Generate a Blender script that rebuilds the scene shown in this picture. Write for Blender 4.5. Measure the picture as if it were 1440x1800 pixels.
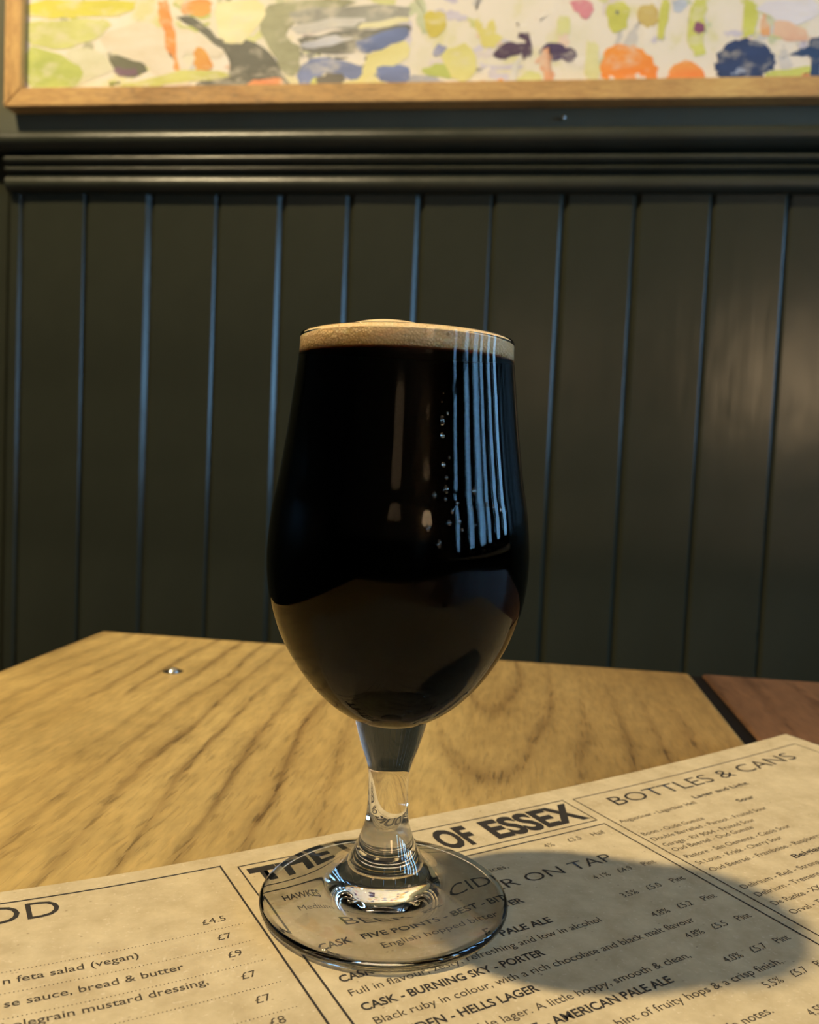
import bpy, bmesh, math, random
from mathutils import Vector, Matrix

random.seed(7)
SC = bpy.context.scene
COL = SC.collection
for o in list(bpy.data.objects):
    bpy.data.objects.remove(o, do_unlink=True)

# ------------------------------------------------------------------ camera
# world: glass axis = origin, table top z = 0, panelled wall parallel to X at y = 0.8
FPX = 1499.1
cam_d = bpy.data.cameras.new('camera')
cam = bpy.data.objects.new('camera', cam_d)
COL.objects.link(cam)
cx = Vector((0.99030, 0.13211, 0.04304)).normalized()
cy = Vector((-0.05012, 0.05068, 0.99746)).normalized()
cz = cx.cross(cy).normalized()
cy = cz.cross(cx)
cam.matrix_world = Matrix(((cx.x, cy.x, cz.x, 0.03406), (cx.y, cy.y, cz.y, -0.23966), (cx.z, cy.z, cz.z, 0.12851), (0, 0, 0, 1)))
cam_d.sensor_fit = 'VERTICAL'
cam_d.sensor_height = 24.0
cam_d.lens = FPX / 1800 * 24.0
cam_d.clip_start = 0.01
cam_d.dof.use_dof = True
cam_d.dof.focus_distance = 0.238
cam_d.dof.aperture_fstop = cam_d.lens / 1.7          # a phone's 1.7 mm pupil
SC.camera = cam

# ------------------------------------------------------------------ light and exposure
SC.view_settings.view_transform = 'Standard'
SC.view_settings.look = 'None'
SC.view_settings.exposure = 0.0
SC.view_settings.gamma = 1.0
SC.view_settings.use_curve_mapping = False
world = bpy.data.worlds.new('daylight')
SC.world = world
world.use_nodes = True
SC.cycles.sample_clamp_indirect = 30.0
bg = world.node_tree.nodes['Background']
bg.inputs[0].default_value = (0.28, 0.61, 1.0, 1)
bg.inputs[1].default_value = 18.0

CEIL = 1.95
FLOOR = -0.75
WX0, WX1, WY0, WY1 = -1.8, 1.6, -1.9, 0.8
# the window in the right wall: daylight portal
WIN = dict(y0=-1.25, y1=0.78, z0=0.12, z1=0.97)
pl = bpy.data.lights.new('window_portal', 'AREA')
pl.shape = 'RECTANGLE'
pl.size = WIN['y1'] - WIN['y0']
pl.size_y = WIN['z1'] - WIN['z0']
pl.cycles.is_portal = True
po = bpy.data.objects.new('window_portal', pl)
COL.objects.link(po)
po.location = (WX1 + 0.02, (WIN['y0'] + WIN['y1']) / 2, (WIN['z0'] + WIN['z1']) / 2)
po.rotation_euler = (math.pi / 2, 0, math.pi / 2)

KEY_POS = Vector((-0.925, -0.11, 1.85))
KEY_W = 205.0
FILL_GLOBE = 4.6
KEY_COL = (1.0, 0.80, 0.47)

# ------------------------------------------------------------------ helpers
def lin(c):
    return tuple(((v / 255) / 12.92 if v / 255 <= 0.04045 else ((v / 255 + 0.055) / 1.055) ** 2.4) for v in c)

def new_mat(name):
    m = bpy.data.materials.new(name)
    m.use_nodes = True
    nt = m.node_tree
    b = nt.nodes['Principled BSDF']
    return m, nt, b

def nd(nt, kind, **kw):
    n = nt.nodes.new(kind)
    for k, v in kw.items():
        if hasattr(n, k):
            setattr(n, k, v)
        else:
            n.inputs[k].default_value = v
    return n

def ramp(nt, fac, stops):
    r = nt.nodes.new('ShaderNodeValToRGB')
    el = r.color_ramp.elements
    while len(el) < len(stops):
        el.new(0.5)
    for e, (p, c) in zip(el, stops):
        e.position = p
        e.color = (*c, 1) if len(c) == 3 else c
    if fac is not None:
        nt.links.new(fac, r.inputs[0])
    return r.outputs[0]

def math_n(nt, op, a, b=None, c=None):
    n = nt.nodes.new('ShaderNodeMath')
    n.operation = op
    for i, v in enumerate((a, b, c)):
        if v is None:
            continue
        if isinstance(v, (int, float)):
            n.inputs[i].default_value = v
        else:
            nt.links.new(v, n.inputs[i])
    return n.outputs[0]

def mixc(nt, fac, a, b, mode='MIX'):
    n = nt.nodes.new('ShaderNodeMix')
    n.data_type = 'RGBA'
    n.blend_type = mode
    for i, v in ((0, fac), (6, a), (7, b)):
        if isinstance(v, (int, float)):
            n.inputs[i].default_value = v
        elif isinstance(v, tuple):
            n.inputs[i].default_value = (*v, 1)
        else:
            nt.links.new(v, n.inputs[i])
    return n.outputs[2]

def bump(nt, b, height, strength=0.2, dist=0.001):
    n = nt.nodes.new('ShaderNodeBump')
    n.inputs['Strength'].default_value = strength
    n.inputs['Distance'].default_value = dist
    nt.links.new(height, n.inputs['Height'])
    nt.links.new(n.outputs[0], b.inputs['Normal'])
    return n

def noise(nt, vec, scale, detail=3, rough=0.5):
    n = nd(nt, 'ShaderNodeTexNoise')
    n.inputs['Scale'].default_value = scale
    n.inputs['Detail'].default_value = detail
    n.inputs['Roughness'].default_value = rough
    if vec is not None:
        nt.links.new(vec, n.inputs['Vector'])
    return n.outputs[0]

def obj_coords(nt, scale=(1, 1, 1), loc=(0, 0, 0), which='Object'):
    t = nt.nodes.new('ShaderNodeTexCoord')
    m = nt.nodes.new('ShaderNodeMapping')
    m.inputs['Scale'].default_value = scale
    m.inputs['Location'].default_value = loc
    nt.links.new(t.outputs[which], m.inputs[0])
    return m.outputs[0]

def link(name, me, mat=None, parent=None, smooth=False, autosmooth=None):
    o = bpy.data.objects.new(name, me)
    COL.objects.link(o)
    if mat is not None:
        me.materials.append(mat)
    if parent is not None:
        o.parent = parent
    if smooth:
        for p in me.polygons:
            p.use_smooth = True
    if autosmooth is not None:
        bm = bmesh.new()
        bm.from_mesh(me)
        for e in bm.edges:
            if len(e.link_faces) == 2:
                e.smooth = e.calc_face_angle(0) < autosmooth
        for f in bm.faces:
            f.smooth = True
        bm.to_mesh(me)
        bm.free()
    return o

def mesh_of(verts, faces, name='mesh'):
    me = bpy.data.meshes.new(name)
    me.from_pydata([tuple(v) for v in verts], [], faces)
    me.update()
    return me

def fix_normals(me):
    bm = bmesh.new()
    bm.from_mesh(me)
    bmesh.ops.recalc_face_normals(bm, faces=bm.faces)
    bm.to_mesh(me)
    bm.free()
    return me

def box_mesh(x0, x1, y0, y1, z0, z1, bev=0.0, seg=2):
    bm = bmesh.new()
    bmesh.ops.create_cube(bm, size=1)
    for v in bm.verts:
        v.co = Vector(((x0 + x1) / 2 + v.co.x * (x1 - x0), (y0 + y1) / 2 + v.co.y * (y1 - y0), (z0 + z1) / 2 + v.co.z * (z1 - z0)))
    if bev:
        bmesh.ops.bevel(bm, geom=list(bm.edges), offset=bev, segments=seg, profile=0.5, affect='EDGES')
    me = bpy.data.meshes.new('box')
    bm.to_mesh(me)
    bm.free()
    return me

def lathe_mesh(prof, seg=96, cap_start=False, cap_end=False):
    """prof: (r, z) list; r == 0 gives a pole."""
    vs, fs, rings = [], [], []
    for r, z in prof:
        if r < 1e-7:
            rings.append([len(vs)])
            vs.append((0, 0, z))
        else:
            st = len(vs)
            for k in range(seg):
                a = 2 * math.pi * k / seg
                vs.append((r * math.cos(a), r * math.sin(a), z))
            rings.append(list(range(st, st + seg)))
    for a, b in zip(rings[:-1], rings[1:]):
        for k in range(seg):
            k2 = (k + 1) % seg
            if len(a) == 1 and len(b) == 1:
                continue
            if len(a) == 1:
                fs.append((a[0], b[k2], b[k]))
            elif len(b) == 1:
                fs.append((a[k], a[k2], b[0]))
            else:
                fs.append((a[k], a[k2], b[k2], b[k]))
    if cap_start and len(rings[0]) > 1:
        fs.append(tuple(rings[0]))
    if cap_end and len(rings[-1]) > 1:
        fs.append(tuple(reversed(rings[-1])))
    return mesh_of(vs, fs)

def spline(pts, n):
    """Catmull-Rom through (r, z) points, n samples a span."""
    out = []
    P = [pts[0]] + list(pts) + [pts[-1]]
    for i in range(1, len(P) - 2):
        p0, p1, p2, p3 = (Vector(P[i - 1]), Vector(P[i]), Vector(P[i + 1]), Vector(P[i + 2]))
        for k in range(n):
            t = k / n
            q = 0.5 * ((2 * p1) + (p2 - p0) * t + (2 * p0 - 5 * p1 + 4 * p2 - p3) * t * t + (3 * p1 - p0 - 3 * p2 + p3) * t ** 3)
            out.append((q[0], q[1]))
    out.append(tuple(pts[-1]))
    return out

def extrude_x(prof, x0, x1):
    """closed (y, z) outline swept along X, ends capped."""
    n = len(prof)
    vs = [(x0, y, z) for y, z in prof] + [(x1, y, z) for y, z in prof]
    fs = [(i, (i + 1) % n, n + (i + 1) % n, n + i) for i in range(n)]
    fs += [tuple(range(n)), tuple(range(2 * n - 1, n - 1, -1))]
    return fix_normals(mesh_of(vs, fs))

def empty(name, loc=(0, 0, 0)):
    o = bpy.data.objects.new(name, None)
    COL.objects.link(o)
    o.location = loc
    return o

def tag(o, label, cat, group=None):
    o['label'] = label
    o['category'] = cat
    if group:
        o['group'] = group
    return o

def struct(o, label=None):
    o['kind'] = 'structure'
    if label:
        o['label'] = label
    return o

# ------------------------------------------------------------------ materials
def green_paint(name, base, rough):
    m, nt, b = new_mat(name)
    v = obj_coords(nt)
    n1 = noise(nt, v, 6, 4, 0.6)
    col = ramp(nt, n1, [(0.3, tuple(c * 0.86 for c in base)), (0.7, tuple(c * 1.14 for c in base))])
    nt.links.new(col, b.inputs['Base Color'])
    v2 = obj_coords(nt, (60, 60, 5))
    n2 = noise(nt, v2, 1.0, 4, 0.55)
    v3 = obj_coords(nt, (14, 14, 7))
    n3 = noise(nt, v3, 1.0, 2, 0.5)
    h = math_n(nt, 'ADD', math_n(nt, 'MULTIPLY', n2, 0.25), n3)
    bump(nt, b, h, 0.35, 0.004)
    rr = ramp(nt, n3, [(0.3, (rough * 0.85,) * 3), (0.7, (rough * 1.15,) * 3)])
    nt.links.new(rr, b.inputs['Roughness'])
    return m
M_GREEN = green_paint('dark_green_gloss_paint', (0.029, 0.0315, 0.0215), 0.23)
M_RAIL = green_paint('dark_green_rail_paint', (0.029, 0.0315, 0.0215), 0.36)
M_SAGE = green_paint('sage_wall_paint', (0.085, 0.088, 0.060), 0.6)
M_WARM = green_paint('warm_plaster', (0.26, 0.215, 0.15), 0.7)
M_DIM = green_paint('deep_olive_plaster', (0.055, 0.050, 0.034), 0.7)
M_CREAM = green_paint('cream_plaster', (0.55, 0.48, 0.36), 0.8)

def wood(name, c_dark, c_mid, c_light, center, stretch, rings, rough=0.42, pore=1.0, warp=0.02, axis='Y', side_tone=None):
    """flat-sawn board: growth rings as stretched ellipses around center, pores along the grain."""
    m, nt, b = new_mat(name)
    v = obj_coords(nt, which='Object')
    sep = nt.nodes.new('ShaderNodeSeparateXYZ')
    nt.links.new(v, sep.inputs[0])
    X, Y = (sep.outputs[0], sep.outputs[1]) if axis == 'Y' else (sep.outputs[1] if axis == 'X' else sep.outputs[0], sep.outputs[0] if axis == 'X' else sep.outputs[2])
    if axis == 'Y':
        gs = lambda a, l: (a, l, a)
    elif axis == 'X':
        gs = lambda a, l: (l, a, a)
    else:
        gs = lambda a, l: (a, a, l)
    wv = noise(nt, obj_coords(nt, gs(9, 2.4)), 1.0, 3, 0.5)
    wv2 = noise(nt, obj_coords(nt, gs(50, 9)), 1.0, 2, 0.5)
    dx = math_n(nt, 'SUBTRACT', X, center[0])
    dx = math_n(nt, 'ADD', dx, math_n(nt, 'MULTIPLY', math_n(nt, 'SUBTRACT', wv, 0.5), warp * 2))
    dx = math_n(nt, 'ADD', dx, math_n(nt, 'MULTIPLY', math_n(nt, 'SUBTRACT', wv2, 0.5), warp * 0.45))
    dy = math_n(nt, 'MULTIPLY', math_n(nt, 'SUBTRACT', Y, center[1]), 1.0 / stretch)
    d = math_n(nt, 'SQRT', math_n(nt, 'ADD', math_n(nt, 'MULTIPLY', dx, dx), math_n(nt, 'MULTIPLY', dy, dy)))
    fr = math_n(nt, 'FRACT', math_n(nt, 'MULTIPLY', d, rings))
    ring = ramp(nt, fr, [(0.0, (0.75,) * 3), (0.12, (0.25,) * 3), (0.45, (0.0,) * 3), (0.80, (0.25,) * 3), (0.97, (1.0,) * 3)])
    # fade the rings in patches so that they are not all alike
    patch = noise(nt, obj_coords(nt, gs(11, 5), (3, 1, 0)), 1.0, 2, 0.5)
    ring = math_n(nt, 'MULTIPLY', ring, ramp(nt, patch, [(0.34, (0.12,) * 3), (0.62, (0.95,) * 3)]))
    tone = noise(nt, obj_coords(nt, gs(22, 5), (1, 5, 0)), 1.0, 4, 0.6)
    base = ramp(nt, tone, [(0.30, c_mid), (0.66, c_light)])
    if side_tone is not None:      # tone turns darker and redder towards one side
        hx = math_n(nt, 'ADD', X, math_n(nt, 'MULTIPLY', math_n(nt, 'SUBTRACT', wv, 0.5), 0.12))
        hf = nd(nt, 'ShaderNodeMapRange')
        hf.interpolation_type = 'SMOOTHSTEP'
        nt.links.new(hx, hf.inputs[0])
        hf.inputs[1].default_value = side_tone[0]
        hf.inputs[2].default_value = side_tone[1]
        base = mixc(nt, hf.outputs[0], base, mixc(nt, 1.0, base, side_tone[2], 'MULTIPLY'))
    col = mixc(nt, math_n(nt, 'MULTIPLY', ring, 0.75), base, c_dark)
    # pores: short dark dashes gathered along the rings
    p = noise(nt, obj_coords(nt, gs(620, 70)), 1.0, 2, 0.5)
    pm = ramp(nt, p, [(0.55, (0,) * 3), (0.64, (1,) * 3)])
    pm = math_n(nt, 'MULTIPLY', pm, math_n(nt, 'ADD', math_n(nt, 'MULTIPLY', ring, 0.95), 0.20))
    col = mixc(nt, math_n(nt, 'MULTIPLY', pm, 0.68 * pore), col, tuple(c * 0.45 for c in c_dark))
    # fine flecks, ray figure and stains of use
    f = noise(nt, obj_coords(nt, gs(260, 60), (7, 2, 0)), 1.0, 3, 0.6)
    col = mixc(nt, 0.34, col, ramp(nt, f, [(0.34, (0.30,) * 3), (0.66, (0.72,) * 3)]), 'OVERLAY')
    st = noise(nt, obj_coords(nt, (9, 7, 9), (2, 2, 2)), 1.0, 3, 0.55)
    col = mixc(nt, 0.45, col, ramp(nt, st, [(0.30, (0.28,) * 3), (0.68, (0.66,) * 3)]), 'OVERLAY')
    nt.links.new(col, b.inputs['Base Color'])
    b.inputs['Roughness'].default_value = rough
    hh = math_n(nt, 'SUBTRACT', math_n(nt, 'MULTIPLY', f, 0.35), math_n(nt, 'ADD', math_n(nt, 'MULTIPLY', pm, 0.8), math_n(nt, 'MULTIPLY', ring, 0.25)))
    bump(nt, b, hh, 0.45, 0.0006)
    return m
M_OAK = wood('oak_table', (0.150, 0.078, 0.024), (0.440, 0.290, 0.098), (0.560, 0.395, 0.150), (0.022, 0.30), 5.6, 58, side_tone=(-0.10, 0.15, (0.62, 0.53, 0.45)))
M_OAK2 = wood('reddish_oak_table', (0.070, 0.030, 0.014), (0.120, 0.058, 0.030), (0.175, 0.086, 0.044), (0.35, 0.10), 7.0, 40)
M_OAK_LEG = wood('oak_leg', (0.09, 0.045, 0.014), (0.26, 0.145, 0.05), (0.34, 0.20, 0.075), (0.4, 0.3), 8.0, 40, axis='Z')
M_FRAME_H = wood('oak_picture_frame_horizontal', (0.34, 0.17, 0.055), (0.56, 0.325, 0.115), (0.66, 0.41, 0.16), (0.5, 0.3), 9.0, 30, 0.5, axis='X')
M_FRAME_V = wood('oak_picture_frame_upright', (0.34, 0.17, 0.055), (0.56, 0.325, 0.115), (0.66, 0.41, 0.16), (0.5, 0.3), 9.0, 30, 0.5, axis='Z')
M_FLOOR = wood('dark_floor_wood', (0.03, 0.016, 0.008), (0.085, 0.048, 0.024), (0.12, 0.07, 0.035), (0.1, 0.3), 8.0, 30, 0.5)

def plain(name, col, rough=0.5, metal=0.0, **kw):
    m, nt, b = new_mat(name)
    n = noise(nt, obj_coords(nt), 40, 2, 0.5)
    c = ramp(nt, n, [(0.3, tuple(v * 0.92 for v in col)), (0.7, tuple(min(1, v * 1.06) for v in col))])
    nt.links.new(c, b.inputs['Base Color'])
    b.inputs['Roughness'].default_value = rough
    b.inputs['Metallic'].default_value = metal
    for k, v in kw.items():
        b.inputs[k].default_value = v
    return m
M_STEEL = plain('steel', (0.62, 0.62, 0.62), 0.22, 1.0)
M_BLACK = plain('black_metal', (0.02, 0.02, 0.02), 0.4, 0.6)
M_BRASS = plain('aged_brass', (0.45, 0.30, 0.12), 0.35, 1.0)
M_WHITE = plain('white_gloss_paint', (0.62, 0.60, 0.55), 0.4)
M_INK = plain('black_print', (0.016, 0.012, 0.010), 0.65)
M_INK_SOFT = plain('soft_black_print', (0.050, 0.036, 0.022), 0.7)

def emit(name, col, strength):
    m = bpy.data.materials.new(name)
    m.use_nodes = True
    nt = m.node_tree
    nt.nodes.clear()
    e = nt.nodes.new('ShaderNodeEmission')
    e.inputs[0].default_value = (*col, 1)
    e.inputs[1].default_value = strength
    out = nt.nodes.new('ShaderNodeOutputMaterial')
    nt.links.new(e.outputs[0], out.inputs[0])
    return m

def glass_mat(name, ior=1.5, tint=(1, 1, 1)):
    m, nt, b = new_mat(name)
    b.inputs['Base Color'].default_value = (*tint, 1)
    b.inputs['Roughness'].default_value = 0.0
    b.inputs['IOR'].default_value = ior
    b.inputs['Transmission Weight'].default_value = 1.0
    return m, nt, b
M_GLASS, _nt, _b = glass_mat('clear_glass', 1.47, (0.985, 0.992, 0.985))
# thin lead-free bowl glass with a weak outer reflection
M_BOWL, _nt, _b = new_mat('clear_bowl_glass')
_re = nd(_nt, 'ShaderNodeBsdfRefraction')
_re.inputs['Roughness'].default_value = 0.0
_re.inputs['IOR'].default_value = 1.47
_re.inputs['Color'].default_value = (0.985, 0.99, 0.985, 1)
_gl = nd(_nt, 'ShaderNodeBsdfGlossy')
_gl.inputs['Roughness'].default_value = 0.0
_fr = nd(_nt, 'ShaderNodeFresnel')
_fr.inputs['IOR'].default_value = 1.23
_mx = nd(_nt, 'ShaderNodeMixShader')
_nt.links.new(_fr.outputs[0], _mx.inputs[0])
_nt.links.new(_re.outputs[0], _mx.inputs[1])
_nt.links.new(_gl.outputs[0], _mx.inputs[2])
_nt.links.new(_mx.outputs[0], _nt.nodes['Material Output'].inputs['Surface'])

# ------------------------------------------------------------------ room shell
# panelled back wall: backing slab with every board its own mesh
wall_back = struct(link('wall_back', box_mesh(WX0, WX1 + 0.14, 0.812, 0.93, FLOOR, CEIL), M_SAGE))
tag(wall_back, 'back wall with dark green tongue and groove boarding below the picture', 'wall')
SEAMS = [-0.6226, -0.5352, -0.4477, -0.3610, -0.2768, -0.1912, -0.1045, -0.0180, 0.0668, 0.1503, 0.2341, 0.3181]
x = SEAMS[-1]
while x < WX1 - 0.05:
    x += 0.0845
    SEAMS.append(min(x, WX1 - 0.001))
SEAMS = [-0.642] + SEAMS
BV = 0.0050
BEV_R = [0.6, 0.32, 1.1, 0.45, 1.1, 1.05, 1.1, 0.5, 1.0, 0.85, 0.4, 0.4]      # facet widths shaped so that some grooves reflect the window less
for bi, (x0, x1) in enumerate(zip(SEAMS[:-1], SEAMS[1:])):
    br_ = BV * (BEV_R[bi] if bi < len(BEV_R) else 0.6)
    w = x1 - x0
    g = 0.0003
    hw = w / 2 - g
    dpt = BV * math.tan(math.radians(41))
    dpr = br_ * math.tan(math.radians(41))
    pr = [(-hw, 0.012), (-hw, dpt), (-hw + BV, 0.0), (hw - br_, 0.0), (hw, dpr), (hw, 0.012)]
    z0, z1 = FLOOR, 0.462
    vs = [(a, b_, z0) for a, b_ in pr] + [(a, b_, z1) for a, b_ in pr]
    n = len(pr)
    fs = [(i, (i + 1) % n, n + (i + 1) % n, n + i) for i in range(n)] + [tuple(range(n)), tuple(range(2 * n - 1, n - 1, -1))]
    o = link('panel_board', fix_normals(mesh_of(vs, fs)), M_GREEN, wall_back)
    o.location = ((x0 + x1) / 2, 0.8, 0)
    o.rotation_euler = (random.uniform(-0.003, 0.003), 0, random.uniform(-0.006, 0.006))
link('end_panel', box_mesh(WX0, -0.6435, 0.8045, 0.812, FLOOR, 0.5), M_GREEN, wall_back)
# plain upper wall skin above the rail
link('upper_wall_plaster', box_mesh(WX0, WX1, 0.800, 0.812, 0.50, CEIL), M_SAGE, wall_back)

def arc(cy_, cz_, ry, rz, n=9):
    """half round bulging to -Y from top to bottom."""
    return [(cy_ - ry * math.sin(math.pi * i / (n - 1)), cz_ + rz * math.cos(math.pi * i / (n - 1))) for i in range(n)]
nose = [(0.81, 0.5275), (0.800, 0.5275)] + arc(0.794, 0.5135, 0.019, 0.0132, 13) + [(0.795, 0.5000), (0.81, 0.5000)]
reed = [(0.812, 0.499), (0.797, 0.499)] + arc(0.795, 0.4915, 0.0105, 0.0062) + [(0.7965, 0.4846)] + arc(0.796, 0.4803, 0.0085, 0.0040) + [(0.7975, 0.4755)] + arc(0.797, 0.4635, 0.0095, 0.0098, 11) + [(0.799, 0.4530), (0.812, 0.4530)]
rail = empty('trim_1', (0, 0.8, 0.5))
struct(rail)
tag(rail, 'dark green moulded dado rail running under the picture', 'dado rail')
def at_rail(me):
    me.transform(Matrix.Translation((0, -0.8, -0.5)))
    return me
link('rail_nosing', at_rail(extrude_x(nose, WX0 + 0.001, WX1 - 0.001)), M_RAIL, rail, autosmooth=0.7)
link('rail_reeding', at_rail(extrude_x(reed, -0.638, WX1 - 0.001)), M_RAIL, rail, autosmooth=0.7)
# small nail left in the wall under the picture
nail_w = link('nail', lathe_mesh([(0, -0.006), (0.0022, -0.0052), (0.0026, -0.0035), (0.0012, -0.003), (0.0010, 0.008), (0, 0.008)], 16), M_STEEL, wall_back, smooth=True)
nail_w.rotation_euler = (-math.pi / 2, 0, 0)
nail_w.location = (0.0605, 0.799, 0.540)

floor = struct(tag(link('floor', box_mesh(WX0 - 0.1, WX1 + 0.14, WY0 - 0.1, 0.93, FLOOR - 0.06, FLOOR), M_FLOOR), 'dark wooden floor below the table', 'floor'))
ceiling = struct(tag(link('ceiling', box_mesh(WX0 - 0.1, WX1 + 0.14, WY0 - 0.1, 0.93, CEIL, CEIL + 0.08), M_CREAM), 'cream ceiling above the table', 'ceiling'))
def split_wall(name, box, label, zs=0.44, mt=None):
    """plaster above, dark green dado below."""
    x0, x1, y0, y1 = box
    w_ = struct(tag(link(name, box_mesh(x0, x1, y0, y1, zs, CEIL), mt or M_DIM), label, 'wall'))
    link('dado_panel', box_mesh(x0, x1, y0, y1, FLOOR, zs), M_GREEN, w_)
    return w_
split_wall('wall_left', (WX0 - 0.1, WX0, WY0, 0.812), 'left wall, olive plaster over dark green dado')
split_wall('wall_front', (WX0 - 0.1, WX1 + 0.14, WY0 - 0.1, WY0), 'wall behind the camera, warm plaster over dark green dado', 0.30, M_WARM)
# right wall pierced by the window
wr = struct(tag(link('wall_right', box_mesh(WX1, WX1 + 0.14, WY0, 0.812, FLOOR, WIN['z0']), M_GREEN), 'right wall around the window', 'wall'))
link('wall_head', box_mesh(WX1, WX1 + 0.14, WY0, 0.812, WIN['z1'], CEIL), M_DIM, wr)
link('wall_pier', box_mesh(WX1, WX1 + 0.14, WY0, WIN['y0'], WIN['z0'], WIN['z1']), M_DIM, wr)
link('wall_pier', box_mesh(WX1, WX1 + 0.14, WIN['y1'], 0.812, WIN['z0'], WIN['z1']), M_GREEN, wr)
win = empty('window_1', (WX1 + 0.05, (WIN['y0'] + WIN['y1']) / 2, WIN['z0']))
struct(win)
tag(win, 'tall paned window in the right wall letting in blue daylight', 'window')
def wbox(name, y0, y1, z0, z1, d=0.035):
    me = box_mesh(WX1 + 0.05, WX1 + 0.05 + d, y0, y1, z0, z1, 0.003, 1)
    me.transform(Matrix.Translation(-win.location))
    return link(name, me, M_GREEN, win)
wbox('window_frame', WIN['y0'], WIN['y0'] + 0.05, WIN['z0'], WIN['z1'])
wbox('window_frame', WIN['y1'] - 0.03, WIN['y1'], WIN['z0'], WIN['z1'])
wbox('window_frame', WIN['y0'], WIN['y1'], WIN['z0'], WIN['z0'] + 0.06)
wbox('window_frame', WIN['y0'], WIN['y1'], WIN['z1'] - 0.06, WIN['z1'])
for ya, yb in ((-1.20, -1.07), (-0.95, -0.62), (-0.47, -0.28), (-0.11, -0.02), (0.08, 0.28), (0.40, 0.58), (0.73, 0.78)):
    wbox('mullion', ya, yb, WIN['z0'], WIN['z1'])
wbox('transom', WIN['y0'], WIN['y1'], 0.70, 0.73)
link('window_sill', (lambda me: (me.transform(Matrix.Translation(-win.location)), me)[1])(box_mesh(WX1 - 0.05, WX1 + 0.05, WIN['y0'] - 0.03, WIN['y1'] + 0.03, WIN['z0'] - 0.03, WIN['z0'], 0.004)), M_WHITE, win)

# ------------------------------------------------------------------ lamps of the room and added fill globes
spot = empty('ceiling_spotlight', (KEY_POS.x, KEY_POS.y, CEIL))
tag(spot, 'small black ceiling spotlight up to the left of the table', 'spotlight')
link('canopy', lathe_mesh([(0, 0), (0.045, 0), (0.045, -0.014), (0.02, -0.018), (0.008, -0.02), (0, -0.02)], 32), M_BLACK, spot, autosmooth=0.6)
can = link('can', lathe_mesh([(0.008, -0.018), (0.038, -0.02), (0.042, -0.09), (0.040, -0.092), (0.036, -0.03), (0, -0.028)], 32), M_BLACK, spot, autosmooth=0.6)
kl = bpy.data.lights.new('spotlight_bulb', 'SPOT')
kl.energy = KEY_W
kl.color = KEY_COL
kl.shadow_soft_size = 0.042
kl.spot_size = math.radians(125)
kl.spot_blend = 0.6
klo = bpy.data.objects.new('spotlight_bulb', kl)
COL.objects.link(klo)
klo.location = KEY_POS
klo.rotation_euler = (Vector((0.15, 0.25, 0.0)) - KEY_POS).to_track_quat('-Z', 'Y').to_euler()
for lx, lz, r_, pw, lab in ((0.10, 0.56, 0.17, 1.9, 'wall lamp with glowing fabric shade straight behind the camera'), (1.05, 0.54, 0.15, 14.0, 'wall lamp with glowing fabric shade on the window side')):
    t = empty('wall_lamp', (lx, WY0, lz))
    tag(t, lab, 'lamp', 'wall lamps behind the camera')
    bp = link('backplate', box_mesh(-0.03, 0.03, 0.0, 0.012, -0.16, -0.06, 0.003), M_BRASS, t)
    link('arm', box_mesh(-0.006, 0.006, 0.01, 0.17, -0.125, -0.113, 0.002), M_BRASS, t)
    sh = link('lamp_shade', lathe_mesh([(r_ * 0.72, 0.11), (r_, -0.10), (r_ - 0.003, -0.10), (r_ * 0.72 - 0.003, 0.11)], 48), emit('glowing_lamp_shade', (1.0, 0.70, 0.40), pw), t, smooth=True)
    sh.location = (0, 0.17, 0)
    st = link('lamp_stem', lathe_mesh([(0, -0.12), (0.007, -0.12), (0.007, 0.02), (0, 0.02)], 12), M_BRASS, t)
    st.location = (0, 0.165, 0)

M_FILL_GLOBE = emit('fill_globe_light', (1.0, 0.76, 0.50), FILL_GLOBE)  # unseen globes added as warm fill for the shadows
for gx, gy, lab in ((0.95, -1.25, 'added opal fill globe, unseen, behind the camera on the window side'), (-0.75, -1.35, 'added opal fill globe, unseen, behind the camera on the left'), (1.15, 0.10, 'added opal fill globe, unseen, hanging beside the window')):
    t = empty('fill_pendant', (gx, gy, CEIL))
    tag(t, lab, 'lamp', 'added fill globes')
    link('ceiling_rose', lathe_mesh([(0, 0), (0.05, 0), (0.045, -0.02), (0.01, -0.026), (0, -0.026)], 24), M_BRASS, t, autosmooth=0.6)
    link('cable', lathe_mesh([(0.003, -0.02), (0.003, -0.27)], 8), M_BLACK, t)
    link('collar', lathe_mesh([(0, -0.25), (0.03, -0.255), (0.034, -0.285), (0, -0.285)], 24), M_BRASS, t, autosmooth=0.6)
    gm = link('globe', lathe_mesh([(0.115 * math.sin(math.pi * k / 20), -0.39 - 0.115 * math.cos(math.pi * k / 20)) for k in range(21)], 32), M_FILL_GLOBE, t, smooth=True)

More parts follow.
